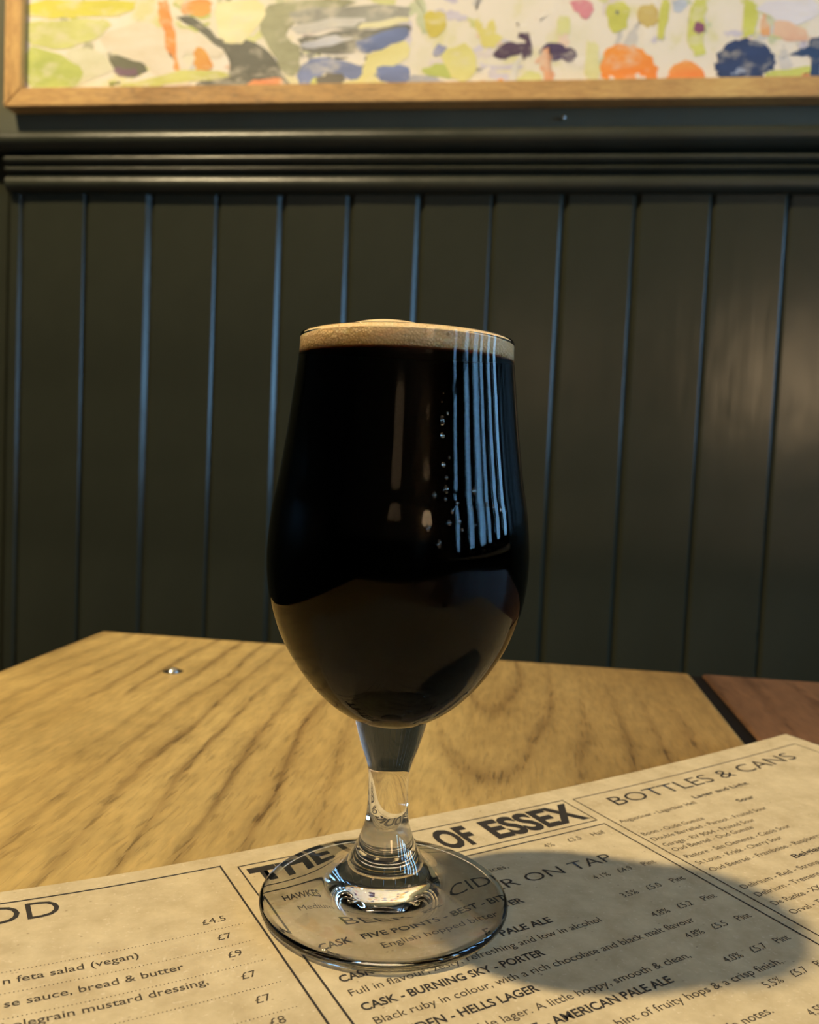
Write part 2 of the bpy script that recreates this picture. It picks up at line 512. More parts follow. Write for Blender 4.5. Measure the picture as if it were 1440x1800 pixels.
# ------------------------------------------------------------------ picture on the wall
PX0, PX1, PZ0, PZ1 = -0.6330, 0.78, 0.5520, 1.25        # outer edge of the frame
FW, FY0, FY1 = 0.0225, 0.775, 0.7995
pic = empty('framed_painting', ((PX0 + PX1) / 2, FY1, PZ0))
tag(pic, 'large colourful painting in a pale oak frame hanging above the dado rail', 'painting')
def at_pic(me):
    me.transform(Matrix.Translation(-pic.location))
    return me
def rail_piece(kind):
    x0, x1, z0, z1, f = PX0, PX1, PZ0, PZ1, FW
    q = {'bottom': [(x0, z0), (x1, z0), (x1 - f, z0 + f), (x0 + f, z0 + f)], 'top': [(x0, z1), (x0 + f, z1 - f), (x1 - f, z1 - f), (x1, z1)],
         'left': [(x0, z0), (x0 + f, z0 + f), (x0 + f, z1 - f), (x0, z1)], 'right': [(x1, z0), (x1, z1), (x1 - f, z1 - f), (x1 - f, z0 + f)]}[kind]
    vs = [(a, FY0, c) for a, c in q] + [(a, FY1, c) for a, c in q]
    fs = [(0, 1, 2, 3), (7, 6, 5, 4)] + [(i, (i + 1) % 4, 4 + (i + 1) % 4, 4 + i) for i in range(4)]
    bm = bmesh.new()
    bm.from_mesh(fix_normals(mesh_of(vs, fs)))
    bmesh.ops.bevel(bm, geom=list(bm.edges), offset=0.0010, segments=2, affect='EDGES')
    me = bpy.data.meshes.new('frame_rail')
    bm.to_mesh(me)
    bm.free()
    return at_pic(me)
for kd in ('bottom', 'top', 'left', 'right'):
    link('frame_rail', rail_piece(kd), M_FRAME_H if kd in ('bottom', 'top') else M_FRAME_V, pic)
m, nt, b = new_mat('loose_painted_ground')
v = obj_coords(nt)
n1 = noise(nt, v, 9, 4, 0.6)
n2 = noise(nt, obj_coords(nt, loc=(4, 1, 2)), 16, 4, 0.6)
c1 = ramp(nt, n1, [(0.30, lin((206, 206, 150))), (0.48, lin((232, 224, 204))), (0.62, lin((236, 226, 214))), (0.74, lin((206, 204, 196)))])
c2 = ramp(nt, n2, [(0.32, lin((212, 208, 120))), (0.42, lin((232, 224, 206))), (0.60, lin((236, 228, 214))), (0.70, lin((222, 190, 170)))])
cc = mixc(nt, 0.5, c1, c2)
nt.links.new(mixc(nt, 1.0, cc, (1.0, 1.0, 1.06), 'MULTIPLY'), b.inputs['Base Color'])
b.inputs['Roughness'].default_value = 0.7
bump(nt, b, n2, 0.3, 0.002)
M_CANVAS = m
link('canvas', at_pic(box_mesh(PX0 + FW * 0.6, PX1 - FW * 0.6, 0.7865, 0.797, PZ0 + FW * 0.6, PZ1 - FW * 0.6)), M_CANVAS, pic)
PAINT = [
 ((225,215,195), [(-513,639),(-487,652),(-451,658),(-436,648),(-421,654),(-392,643),(-370,629),(-347,616),(-362,612),(-398,617),(-405,613),(-390,582),(-404,579),(-434,590),(-457,607),(-483,615),(-505,625)]),
 ((215,212,180), [(-564,621),(-532,628),(-505,619),(-495,598),(-519,590),(-542,578),(-531,602)]),
 ((214,208,84), [(-616,686),(-466,682),(-469,672),(-495,663),(-532,667),(-570,661),(-616,666)]),
 ((186,196,106), [(-615,631),(-569,620),(-531,602),(-542,577),(-614,578)]),
 ((204,206,130), [(-616,659),(-578,660),(-521,663),(-495,656),(-513,639),(-564,623),(-615,635)]),
 ((112,112,92), [(-505,622),(-483,616),(-453,606),(-451,595),(-471,591),(-493,594)]),
 ((126,100,116), [(-494,603),(-464,601),(-462,593),(-490,594)]),
 ((108,108,98), [(-421,664),(-385,658),(-355,629),(-319,632),(-290,614),(-275,584),(-261,576),(-328,576),(-386,577),(-386,586),(-343,589),(-347,616),(-384,643)]),
 ((164,164,132), [(-313,648),(-293,678),(-174,675),(-257,657),(-277,641),(-255,617),(-258,594),(-272,587),(-290,614)]),
 ((234,226,176), [(-366,680),(-303,678),(-303,658),(-320,635),(-334,628),(-352,630),(-359,636),(-363,660)]),
 ((226,150,76), [(-439,682),(-425,681),(-421,661),(-415,637),(-408,590),(-413,588),(-418,615),(-425,620),(-432,648),(-438,665)]),
 ((226,160,82), [(-407,681),(-368,680),(-371,663),(-389,660),(-409,666)]),
 ((222,160,80), [(-388,626),(-373,619),(-363,599),(-383,596),(-391,606)]),
 ((206,206,124), [(-401,600),(-347,594),(-343,587),(-383,584),(-434,578),(-456,577),(-493,581),(-434,587)]),
 ((226,150,100), [(-328,576),(-311,585),(-282,586),(-271,575)]),
 ((160,160,150), [(-278,664),(-208,669),(-126,668),(-125,647),(-190,642),(-263,646)]),
 ((206,204,198), [(-277,644),(-208,656),(-173,652),(-194,644),(-256,637)]),
 ((120,120,112), [(-263,634),(-207,639),(-125,645),(-125,637),(-179,626),(-192,613),(-255,617)]),
 ((196,198,206), [(-259,626),(-221,635),(-186,632),(-224,623),(-255,620)]),
 ((126,138,176), [(-258,597),(-237,609),(-196,606),(-174,593),(-184,579),(-212,593),(-237,587),(-247,575),(-259,576)]),
 ((112,128,172), [(-190,629),(-129,644),(-125,631),(-165,615),(-182,612)]),
 ((120,134,176), [(-168,599),(-123,602),(-122,579),(-143,579),(-167,586)]),
 ((112,108,98), [(-235,585),(-219,593),(-200,588),(-201,575),(-236,575)]),
 ((226,218,152), [(-205,580),(-181,582),(-175,612),(-165,615),(-125,631),(-123,602),(-161,598),(-167,582),(-139,575),(-205,574)]),
 ((228,222,176), [(-194,644),(-126,657),(-125,647),(-173,640)]),
 ((210,196,92), [(-110,653),(-99,661),(-84,659),(-80,646),(-88,635),(-96,629),(-105,637)]),
 ((218,208,122), [(-49,652),(-41,647),(-35,635),(-30,650),(-25,651),(-25,635),(-14,629),(-23,618),(-36,614),(-44,632)]),
 ((190,200,110), [(-109,595),(-96,599),(-72,596),(-72,581),(-102,585)]),
 ((150,155,190), [(-97,611),(-89,624),(-80,620),(-75,607),(-81,606),(-87,614),(-91,606)]),
 ((176,178,186), [(-123,588),(-96,586),(-75,578),(-102,576),(-122,576)]),
 ((222,216,140), [(-87,614),(-50,623),(-42,594),(-55,578),(-75,584)]),
 ((206,206,104), [(102,648),(104,664),(117,667),(128,660),(128,638),(115,630),(106,636)]),
 ((206,206,104), [(160,622),(161,666),(173,665),(170,637),(167,622)]),
 ((206,208,112), [(194,612),(197,665),(212,664),(212,627),(215,602),(205,602)]),
 ((208,210,104), [(252,623),(253,663),(263,663),(272,638),(263,623)]),
 ((200,206,110), [(280,585),(332,592),(330,575),(280,575)]),
 ((214,214,140), [(3,577),(11,588),(24,591),(34,583),(31,576)]),
 ((216,216,150), [(45,650),(61,651),(64,630),(48,629)]),
 ((222,218,160), [(83,575),(82,620),(93,623),(98,604),(98,575)]),
 ((206,184,112), [(135,647),(139,662),(152,663),(162,653),(159,639),(147,636)]),
 ((216,140,150), [(59,668),(88,668),(88,652),(78,646),(68,654)]),
 ((196,204,216), [(172,665),(191,665),(190,656),(177,653)]),
 ((226,222,226), [(265,654),(279,662),(333,661),(334,643),(305,634),(286,642)]),
 ((228,164,112), [(272,647),(279,645),(282,622),(274,622)]),
 ((230,190,160), [(285,641),(320,634),(324,615),(300,616),(293,624),(287,624)]),
 ((136,82,112), [(199,633),(202,640),(208,641),(214,635),(212,627),(205,625)]),
 ((96,104,140), [(112,654),(116,656),(117,650),(113,650)]),
 ((82,62,86), [(-25,609),(-14,621),(3,622),(12,619),(12,626),(4,628),(3,633),(11,634),(19,627),(20,607),(10,603),(2,611),(-13,601),(-23,604)]),
 ((78,62,96), [(26,610),(35,620),(52,620),(68,613),(71,604),(63,598),(53,603),(43,601),(30,604)]),
 ((222,220,210), [(-7,577),(-1,599),(8,612),(6,598),(2,577)]),
 ((228,164,124), [(36,616),(41,614),(47,576),(37,576),(34,591),(23,602),(31,607)]),
 ((242,150,66), [(100,576),(98,596),(104,610),(116,617),(135,617),(148,609),(162,593),(166,575)]),
 ((240,156,80), [(173,575),(176,588),(187,597),(202,598),(212,591),(218,575)]),
 ((236,164,96), [(-43,575),(-40,581),(-34,579),(-34,575)]),
 ((236,164,96), [(-25,575),(-18,580),(-10,579),(-7,575)]),
 ((232,216,200), [(106,576),(109,582),(112,583),(115,576)]),
 ((232,220,208), [(138,575),(138,584),(144,585),(154,575)]),
 ((46,66,106), [(226,598),(231,609),(242,618),(260,621),(278,616),(288,605),(293,593),(287,586),(278,584),(280,575),(241,576),(230,581),(227,589)]),
 ((130,146,176), [(241,582),(250,589),(260,588),(259,585),(247,581)]),
 ((44,70,108), [(295,598),(310,606),(324,611),(325,618),(339,621),(342,576),(330,576),(327,600),(310,601)]),
 ((226,150,110), [(317,579),(328,583),(329,576),(318,575)]),
]

def paint_layer():
    vs, fs, cols = [], [], []
    # upper half of the picture, above the photograph: the same sort of loose shapes
    rnd = random.Random(3)
    shapes = []
    pal = [(206, 206, 104), (226, 160, 82), (126, 138, 176), (78, 62, 96), (225, 215, 195), (164, 164, 132), (46, 66, 106), (216, 140, 150)]
    for k in range(46):
        cxx, czz, rr = rnd.uniform(PX0 + 0.08, PX1 - 0.08), rnd.uniform(0.75, PZ1 - 0.09), rnd.uniform(0.02, 0.055)
        shapes.append((rnd.choice(pal), [(int(1000 * (cxx + rr * rnd.uniform(0.7, 1.2) * math.cos(a * 0.7))), int(1000 * (czz + rr * rnd.uniform(0.6, 1.2) * math.sin(a * 0.7)))) for a in range(9)]))
    for k in range(18):
        cxx, czz, rr = rnd.uniform(0.40, PX1 - 0.07), rnd.uniform(PZ0 + 0.06, 0.70), rnd.uniform(0.015, 0.04)
        shapes.append((rnd.choice(pal), [(int(1000 * (cxx + rr * rnd.uniform(0.7, 1.2) * math.cos(a * 0.7))), int(1000 * (czz + rr * rnd.uniform(0.6, 1.2) * math.sin(a * 0.7)))) for a in range(9)]))
    dabs = []
    soft = [(222, 212, 206), (228, 220, 172), (206, 202, 196), (214, 214, 150), (236, 228, 212), (210, 204, 214), (230, 206, 186), (198, 204, 168)]
    for k in range(110):
        cxx, czz = rnd.uniform(PX0 + 0.05, 0.40), rnd.uniform(PZ0 + 0.03, 0.70)
        ra, rb, an = rnd.uniform(0.008, 0.030), rnd.uniform(0.003, 0.008), rnd.uniform(-0.9, 1.9)
        col_ = rnd.choice(soft)
        if cxx < -0.15 and k % 3 == 0:
            col_ = rnd.choice([(164, 164, 132), (196, 200, 120), (150, 150, 140), (206, 206, 170)])
        dabs.append((col_, [(int(1000 * (cxx + rnd.uniform(0.7, 1.25) * (ra * math.cos(a * 0.7) * math.cos(an) - rb * math.sin(a * 0.7) * math.sin(an)))), int(1000 * (czz + rnd.uniform(0.7, 1.25) * (ra * math.cos(a * 0.7) * math.sin(an) + rb * math.sin(a * 0.7) * math.cos(an))))) for a in range(9)]))
    zlim0, zlim1 = PZ0 + FW - 0.001, PZ1 - FW
    for i, (c, poly) in enumerate(dabs + PAINT + shapes):
        pts = [Vector((a / 1000, b_ / 1000)) for a, b_ in poly]
        # soften: one Chaikin pass with a little brush wobble
        out = []
        n = len(pts)
        for k in range(n):
            p, q = pts[k], pts[(k + 1) % n]
            out += [p * 0.80 + q * 0.20, p * 0.5 + q * 0.5, p * 0.20 + q * 0.80]
        st = len(vs)
        for p in out:
            vs.append((min(max(p.x + rnd.uniform(-0.0022, 0.0022), PX0 + FW), PX1 - FW), 0.78642 - 0.000002 * i, min(max(p.y + rnd.uniform(-0.0022, 0.0022), zlim0), zlim1)))
        fs.append(tuple(range(st, st + len(out))))
        cols.append(lin(c))
    return vs, fs, cols
m, nt, b = new_mat('brushed_paint')
a_ = nt.nodes.new('ShaderNodeObjectInfo')
br = noise(nt, obj_coords(nt, (18, 18, 46)), 1.0, 4, 0.6)
c = mixc(nt, 0.8, a_.outputs['Color'], ramp(nt, br, [(0.3, (0.36,) * 3), (0.7, (0.62,) * 3)]), 'OVERLAY')
gaps = noise(nt, obj_coords(nt, (30, 30, 60), (5, 1, 0)), 1.0, 4, 0.65)
c = mixc(nt, ramp(nt, gaps, [(0.52, (0,) * 3), (0.72, (0.65,) * 3)]), c, lin((226, 218, 196)))
nt.links.new(mixc(nt, 1.0, c, (1.0, 1.0, 1.06), 'MULTIPLY'), b.inputs['Base Color'])
b.inputs['Roughness'].default_value = 0.65
bump(nt, b, br, 0.3, 0.001)
pv, pf, pc = paint_layer()
for f_, c_ in zip(pf, pc):
    o = link('painted_shape', at_pic(mesh_of([pv[i] for i in f_], [tuple(range(len(f_)))])), m, pic)
    o.color = (*c_, 1)

# ------------------------------------------------------------------ table
TX0, TY0, TY1, TH = -0.2585, -0.52, 0.3310, 0.030
tab = empty('wooden_table', (0.36, -0.09, FLOOR))
tag(tab, 'oak plank table holding the beer glass and the paper menu', 'table')
def at_tab(me):
    me.transform(Matrix.Translation(-tab.location))
    return me
GAP = 0.0072
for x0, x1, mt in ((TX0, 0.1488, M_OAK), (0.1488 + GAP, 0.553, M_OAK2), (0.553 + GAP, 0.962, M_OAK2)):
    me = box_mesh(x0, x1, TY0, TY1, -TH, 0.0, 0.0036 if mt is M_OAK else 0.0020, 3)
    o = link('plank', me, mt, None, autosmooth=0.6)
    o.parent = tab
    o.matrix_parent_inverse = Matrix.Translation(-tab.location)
M_GAP_SHADE = plain('gap_shade', (0.006, 0.004, 0.003), 0.95, **{'Specular IOR Level': 0.1})
link('gap_shade_strip', at_tab(box_mesh(0.1486, 0.1490 + GAP, TY0 + 0.004, TY1 - 0.003, -0.02, -0.0016)), M_GAP_SHADE, tab)  # near-black strip standing in for the shade deep between the planks
for (a, b_) in ((-0.20, 0.27), (-0.20, -0.47), (0.905, 0.27), (0.905, -0.47)):
    link('leg', at_tab(box_mesh(a - 0.03, a + 0.03, b_ - 0.03, b_ + 0.03, FLOOR, -TH - 0.0005, 0.003)), M_OAK_LEG, tab)
for (a0, a1, b0, b1) in ((-0.168, 0.873, 0.26, 0.28), (-0.168, 0.873, -0.48, -0.46), (-0.21, -0.19, -0.438, 0.238), (0.895, 0.915, -0.438, 0.238)):
    link('apron', at_tab(box_mesh(a0, a1, b0, b1, -TH - 0.09, -TH - 0.0005, 0.002)), M_OAK_LEG, tab)
scr = link('screw', lathe_mesh([(0, 0.0022), (0.0014, 0.0020), (0.0026, 0.0015), (0.0036, 0.0007), (0.0041, 0.00005), (0.0030, -0.004), (0, -0.004)], 24), M_STEEL, tab, smooth=True)
scr.matrix_parent_inverse = Matrix.Translation(-tab.location)
scr.location = (-0.165, 0.236, 0)
link('screw_hole', lathe_mesh([(0.0038, 0.00012), (0.0058, 0.00012), (0.0060, 0.00002), (0.0060, -0.002), (0.0038, -0.002)], 24), M_BLACK, scr)
scr['label'] = 'shiny steel screw head'

# ------------------------------------------------------------------ paper menu
TH_M = 0.6447
PT = 0.00022                      # paper thickness
MU0, MU1, MV0, MV1 = -0.1770, 0.2430, -0.2485, 0.0480
def lift(u):
    z = 0.0
    if u > 0.04:
        z += 0.0062 * ((u - 0.04) / 0.20) ** 2
    if u < -0.040:
        t = (-u - 0.040) / 0.06
        z += 0.0018 * t * t if t < 1 else 0.0018 * (2 * t - 1)
    return z
m, nt, b = new_mat('kraft_paper')
v = obj_coords(nt)
n1 = noise(nt, v, 90, 4, 0.65)
n2 = noise(nt, v, 700, 2, 0.5)
col = ramp(nt, n1, [(0.32, (0.455, 0.355, 0.205)), (0.68, (0.60, 0.485, 0.300))])
fl = nd(nt, 'ShaderNodeTexVoronoi')
nt.links.new(obj_coords(nt, (260, 420, 1)), fl.inputs['Vector'])
fl.inputs['Scale'].default_value = 1.0
fm = ramp(nt, fl.outputs['Distance'], [(0.06, (1,) * 3), (0.13, (0,) * 3)])
pick = noise(nt, obj_coords(nt, (120, 120, 1), (3, 3, 0)), 1.0, 1, 0.5)
fm = math_n(nt, 'MULTIPLY', fm, ramp(nt, pick, [(0.50, (0,) * 3), (0.60, (1,) * 3)]))
col = mixc(nt, math_n(nt, 'MULTIPLY', fm, 0.65), col, (0.20, 0.14, 0.08))
fm2 = ramp(nt, n2, [(0.62, (0,) * 3), (0.74, (0.5,) * 3)])
col = mixc(nt, fm2, col, (0.68, 0.57, 0.40))
nt.links.new(col, b.inputs['Base Color'])
b.inputs['Roughness'].default_value = 0.8
bump(nt, b, n1, 0.12, 0.0006)
M_PAPER = m
NU = 60
vs, fs = [], []
for i in range(NU + 1):
    u = MU0 + (MU1 - MU0) * i / NU
    z = lift(u)
    vs += [(u, MV0, z), (u, MV1, z), (u, MV0, z + PT), (u, MV1, z + PT)]
for i in range(NU):
    a, c_ = 4 * i, 4 * i + 4
    fs += [(a + 2, c_ + 2, c_ + 3, a + 3), (a, a + 1, c_ + 1, c_), (a, c_, c_ + 2, a + 2), (a + 1, a + 3, c_ + 3, c_ + 1)]
fs += [(0, 2, 3, 1), (4 * NU, 4 * NU + 1, 4 * NU + 3, 4 * NU + 2)]
menu = empty('paper_menu', (0, 0, 0.00004))
menu.rotation_euler = (0, 0, TH_M)
tag(menu, 'brown kraft paper menu sheet with black print lying under the beer glass', 'menu')
sheet = link('sheet', fix_normals(mesh_of(vs, fs)), M_PAPER, menu, autosmooth=0.5)
EPS = 0.00006

def ink(me, name, mat):
    for v_ in me.vertices:
        v_.co.z = lift(v_.co.x) + PT + EPS
    return link(name, me, mat, menu)

def strip(u0, v0, u1, v1, w, name='border_line', mat=M_INK):
    """straight printed line, mm; cut up so that it follows the paper."""
    a, b_ = Vector((u0, v0)) / 1000, Vector((u1, v1)) / 1000
    n = max(1, int((b_ - a).length / 0.008))
    t = (b_ - a).normalized()
    q = Vector((-t.y, t.x)) * w / 2000
    vs, fs = [], []
    for i in range(n + 1):
        p = a + (b_ - a) * i / n
        vs += [(p.x + q.x, p.y + q.y, 0), (p.x - q.x, p.y - q.y, 0)]
    fs = [(2 * i, 2 * i + 1, 2 * i + 3, 2 * i + 2) for i in range(n)]
    return ink(mesh_of(vs, fs), name, mat)

def dotted(u0, u1, v0, step=0.95, r=0.17):
    vs, fs = [], []
    u = u0
    while u < u1:
        st = len(vs)
        vs += [((u + r * math.cos(k * math.pi / 3)) / 1000, (v0 + r * math.sin(k * math.pi / 3)) / 1000, 0) for k in range(6)]
        fs.append(tuple(range(st, st + 6)))
        u += step
    return ink(mesh_of(vs, fs), 'dotted_line', M_INK_SOFT)

def raw_text(s, off):
    cu = bpy.data.curves.new('text', 'FONT')
    cu.body = s
    cu.size = 1.0
    cu.resolution_u = 3
    cu.fill_mode = 'FRONT'
    cu.offset = off
    o = bpy.data.objects.new('text', cu)
    COL.objects.link(o)
    bpy.context.view_layer.update()
    me = bpy.data.meshes.new_from_object(o.evaluated_get(bpy.context.evaluated_depsgraph_get()))
    bpy.data.objects.remove(o, do_unlink=True)
    bpy.data.curves.remove(cu)
    return me
_h = raw_text('H', 0.0)
CAP = max(v_.co.y for v_ in _h.vertices)

def printed(s, u0, v0, cap, u1=None, right=None, off=0.0, name='printed_line', mat=M_INK, sx=1.0):
    """text with baseline v0 (mm) from u0; u1 fits the width, right aligns the end."""
    me = raw_text(s, off)
    me.materials.clear()
    k = cap / CAP
    xs = [v_.co.x for v_ in me.vertices]
    a, b_ = min(xs), max(xs)
    if u1 is not None:
        kx = (u1 - u0) / (b_ - a)
    else:
        kx = k * sx
        if right is not None:
            u0 = right - (b_ - a) * kx
    for v_ in me.vertices:
        v_.co = Vector(((u0 + (v_.co.x - a) * kx) / 1000, (v0 + v_.co.y * k) / 1000, 0))
    return ink(me, name, mat)

# borders
def frame_box(u0, u1, v1, v0, w):
    strip(u0, v1, u1, v1, w)
    strip(u0, v0, u0, v1 + w / 2, w)
    strip(u1, v0, u1, v1 + w / 2, w)
    if v0 > -150:
        strip(u0, v0, u1, v0, w)
frame_box(-31.4, 98.2, 38.3, 18.5, 0.5)               # title
frame_box(-168.0, -36.3, 41.0, -240.0, 0.6)           # food
frame_box(-31.2, 98.6, 15.0, -240.0, 0.6)             # beer and cider
frame_box(102.7, 235.0, 37.3, -240.0, 0.5)            # bottles and cans
# title
for wd, a_, b2 in (('THE', -29.6, -4.0), ('DUKE', 0.0, 29.5), ('OF', 35.4, 50.0), ('ESSEX', 56.2, 97.2)):
    printed(wd, a_, 21.7, 13.2, u1=b2, off=0.040, name='title_word')
# headings
printed('FOOD', -121.0, 30.0, 8.8, u1=-84.0, name='section_heading')
printed('BEER & CIDER ON TAP', -15.4, -8.2, 5.0, u1=82.4, name='section_heading', off=-0.004)
printed('BOTTLES & CANS', 114.8, 25.0, 7.4, u1=221.0, name='section_heading', off=-0.004)
# food
SOFT = M_INK_SOFT
for k, (pr, vv) in enumerate((('£4.5', 9.9), ('£7', 0.9), ('£9', -7.9), ('£7', -18.1), ('£7', -28.5), ('£8', -37.6))):
    printed(pr, (-50.4, -48.8, -48.7, -48.5, -48.5, -48.2)[k], vv, 2.6, name='price', sx=1.05, mat=SOFT)
for vv in (6.4, -2.6, -12.3, -22.7, -33.4, -43.0):
    dotted(-164.0, -39.8, vv)
for s_, r_, vv in (('n feta salad (vegan)', -69.2, 1.2), ('se sauce, bread & butter', -60.2, -8.1), ('wholegrain mustard dressing,', -56.4, -16.4)):
    printed(s_, 0, vv, 2.6, right=r_, mat=SOFT, sx=1.08, off=0.006)
# beer and cider
for k, (pc, pr, un, vv) in enumerate((('4%', '£3.5', 'Half', 8.7), ('4.1%', '£4.9', 'Pint', -15.7), ('3.5%', '£5.0', 'Pint', -28.0), ('4.8%', '£5.2', 'Pint', -40.3), ('4.8%', '£5.5', 'Pint', -52.8), ('4.0%', '£5.7', 'Pint', -65.7), ('5.5%', '£5.7', 'Pint', -78.0), ('4.5%', '£5.7', 'Pint', -90.3))):
    printed(pc, 67.0 + 0.3 * k, vv, 2.5, name='strength', mat=SOFT, sx=0.95)
    printed(pr, 77.2 + 0.35 * k, vv, 2.5, name='price', mat=SOFT, sx=0.95)
    printed(un, 88.0 + 0.2 * k, vv, 2.5, name='measure', mat=SOFT, sx=0.98)
BO = 0.022
for s_, a_, b2, vv in (('HAWKES', -26.8, -14.0, 8.6), ('CASK', -27.0, -18.0, -17.2), ('FIVE POINTS - BEST - BITTER', -14.8, 38.5, -17.2), ('CASK -', -27.1, -15.8, -29.5), ('E - PALE ALE', 15.6, 39.2, -29.5),
                       ('CASK - BURNING SKY - PORTER', -27.0, 26.9, -41.7), ('CAMDEN - HELLS LAGER', -27.0, 15.8, -53.4), ('E - AMERICAN PALE ALE', 5.6, 49.2, -65.4)):
    printed(s_, a_, vv, 2.7, u1=b2, off=BO, name='beer_name')
for s_, a_, b2, vv in (('Medium sweet', -24.5, -3.5, 2.4), ('prices,', 36.4, 46.8, 2.3), ('English hopped bitter', -12.0, 24.0, -23.2), ('Full in flavour, zesty, refreshing and low in alcohol', -27.2, 52.2, -35.4),
                       ('Black ruby in colour, with a rich chocolate and black malt flavour', -26.4, 76.9, -47.2), ('ble lager. A little hoppy, smooth & clean,', -5.5, 61.8, -59.5),
                       ('with a hint of fruity hops & a crisp finish,', 12.0, 82.1, -72.4), ('ple notes.', 45.5, 61.9, -85.0)):
    printed(s_, a_, vv, 2.5, u1=b2, mat=SOFT, name='description')
# bottles and cans
for s_, a_, b2, vv in (('Lager and Light', 146.7, 178.0, 16.2), ('Sour', 159.4, 168.6, 5.7), ('Belgian', 138.2, 153.5, -34.8)):
    printed(s_, a_, vv, 2.4, u1=b2, off=0.018, name='subheading')
for s_, a_, b2, vv in (('Augustiner - Lagerbier Hell', 104.6, 143.8, 12.6), ('Boon - Oude Gueuze', 104.6, 135.1, 1.0), ('Double Barrelled - Parasol - Fruited Sour', 104.8, 164.0, -3.6), ('Garage - RV 9064 - Fruited Sour', 105.0, 151.0, -8.6),
                       ('Oud Beersel - Oud Gueuze', 105.2, 145.2, -12.6), ('Pastore - San Clemente - Cassis Sour', 105.3, 158.3, -18.2), ('St Louis - Kriek - Cherry Sour', 105.3, 147.4, -23.0), ('Oud Beersel - Framboise - Raspberry', 105.4, 162.0, -28.4),
                       ('Delirium - Red - Strong', 105.4, 143.0, -40.8), ('Delirium - Tremens', 105.6, 136.0, -46.0), ('De Ranke - XX', 105.8, 128.5, -51.8), ('Orval - T', 106.3, 120.5, -57.6)):
    printed(s_, a_, vv, 2.3, u1=b2, mat=SOFT, name='bottle_line')

# ------------------------------------------------------------------ beer glass
GZ = PT + 0.00012                                  # foot stands on the sheet
mm = lambda L: [(r / 1000, z / 1000) for r, z in L]
foot_top = spline([(9.9, 15.6), (11.4, 12.9), (13.6, 10.6), (17.0, 8.6), (21.5, 7.0), (27.0, 5.6), (32.0, 4.6), (34.8, 3.9)], 6)
foot_edge = spline([(34.8, 3.9), (35.7, 3.2), (36.0, 2.2), (35.6, 1.0), (34.6, 0.2), (33.4, 0.0)], 4)
foot_under = spline([(33.4, 0.0), (32.0, 0.35), (28.0, 1.0), (20.0, 1.9), (10.0, 2.5), (0.0, 2.7)], 5)
foot_prof = foot_top[:-1] + foot_edge[:-1] + foot_under
stem_prof = spline([(10.55, 55.0), (9.75, 51.8), (8.9, 48.8), (7.9, 45.6), (6.75, 42.4), (6.1, 40.0), (5.82, 37.0), (5.8, 33.0), (5.95, 28.4), (6.3, 25.0), (6.95, 22.4), (7.85, 19.8), (8.75, 17.6), (9.9, 15.6)], 5)
outer = spline([(10.55, 55.0), (13.2, 56.4), (17.4, 59.2), (21.6, 63.0), (25.6, 67.6), (29.2, 72.9), (32.0, 78.0), (34.2, 83.6), (35.8, 89.0), (36.75, 95.0), (37.05, 101.0), (36.8, 107.0), (35.9, 115.5), (34.6, 122.5), (33.6, 129.0), (32.3, 138.5), (31.1, 149.0), (30.1, 158.0), (29.95, 162.0)], 5)
lip = [(29.95, 162.3), (29.75, 162.75), (29.35, 162.9), (28.95, 162.75), (28.75, 162.3)]
inner = spline([(28.75, 162.0), (28.85, 158.0), (29.8, 149.0), (30.9, 138.5), (32.15, 129.0), (33.1, 122.5), (34.4, 115.5), (35.25, 107.0), (35.45, 101.0), (35.1, 95.0), (34.1, 89.0), (32.4, 83.6), (30.1, 78.0), (27.2, 72.9), (23.6, 68.2), (19.4, 64.0), (14.6, 60.6), (9.5, 58.4), (4.5, 57.5), (0.0, 57.3)], 5)
ZB = 157.4                                         # level of the liquid
R_LIQ = [r for r, z in inner if z < ZB][0]
gl = empty('beer_glass', (0, 0, GZ))
tag(gl, 'stemmed tulip beer glass filled with black beer standing on the menu', 'glass')
SEG = 128
for nm, pf in (('bowl', outer + lip + [q for q in inner if q[1] > ZB] + [(R_LIQ, ZB)]), ('stem', stem_prof), ('foot', foot_prof)):
    me = lathe_mesh(mm(pf), SEG)
    o = link(nm, me, M_BOWL if nm == 'bowl' else M_GLASS, gl, smooth=True)
    if nm == 'foot' or nm == 'stem':
        me.flip_normals()

# ------------------------------------------------------------------ the beer inside
OV = 0.12                                          # pressed against the glass wall
# the liquid's skin is itself the inner face of the glass (ior relative to glass)
inn = [(r + OV if r > 0.5 else r, z - (OV if r < 20 else 0)) for r, z in inner]
lower = [(r, z) for r, z in reversed(inner) if z < ZB - 0.3]
rt = [r for r, z in inn if z < ZB][0]
m, nt, b = new_mat('black_beer')
gb = nt.nodes.new('ShaderNodeBsdfGlass')
gb.inputs['Roughness'].default_value = 0.0
gb.inputs['IOR'].default_value = 1.34 / 1.47
nt.links.new(gb.outputs[0], nt.nodes['Material Output'].inputs['Surface'])
va = nt.nodes.new('ShaderNodeVolumeAbsorption')
va.inputs['Color'].default_value = (0.52, 0.17, 0.05, 1)
va.inputs['Density'].default_value = 330
nt.links.new(va.outputs[0], nt.nodes['Material Output'].inputs['Volume'])
beer = empty('black_beer', (0, 0, GZ))
tag(beer, 'black stout with a tan foam head inside the tulip glass', 'beer')
liq = link('liquid', fix_normals(lathe_mesh(mm(lower + [(R_LIQ, ZB), (0.0, ZB)]), SEG)), m, beer, smooth=True)
liq['label'] = 'opaque black liquid'
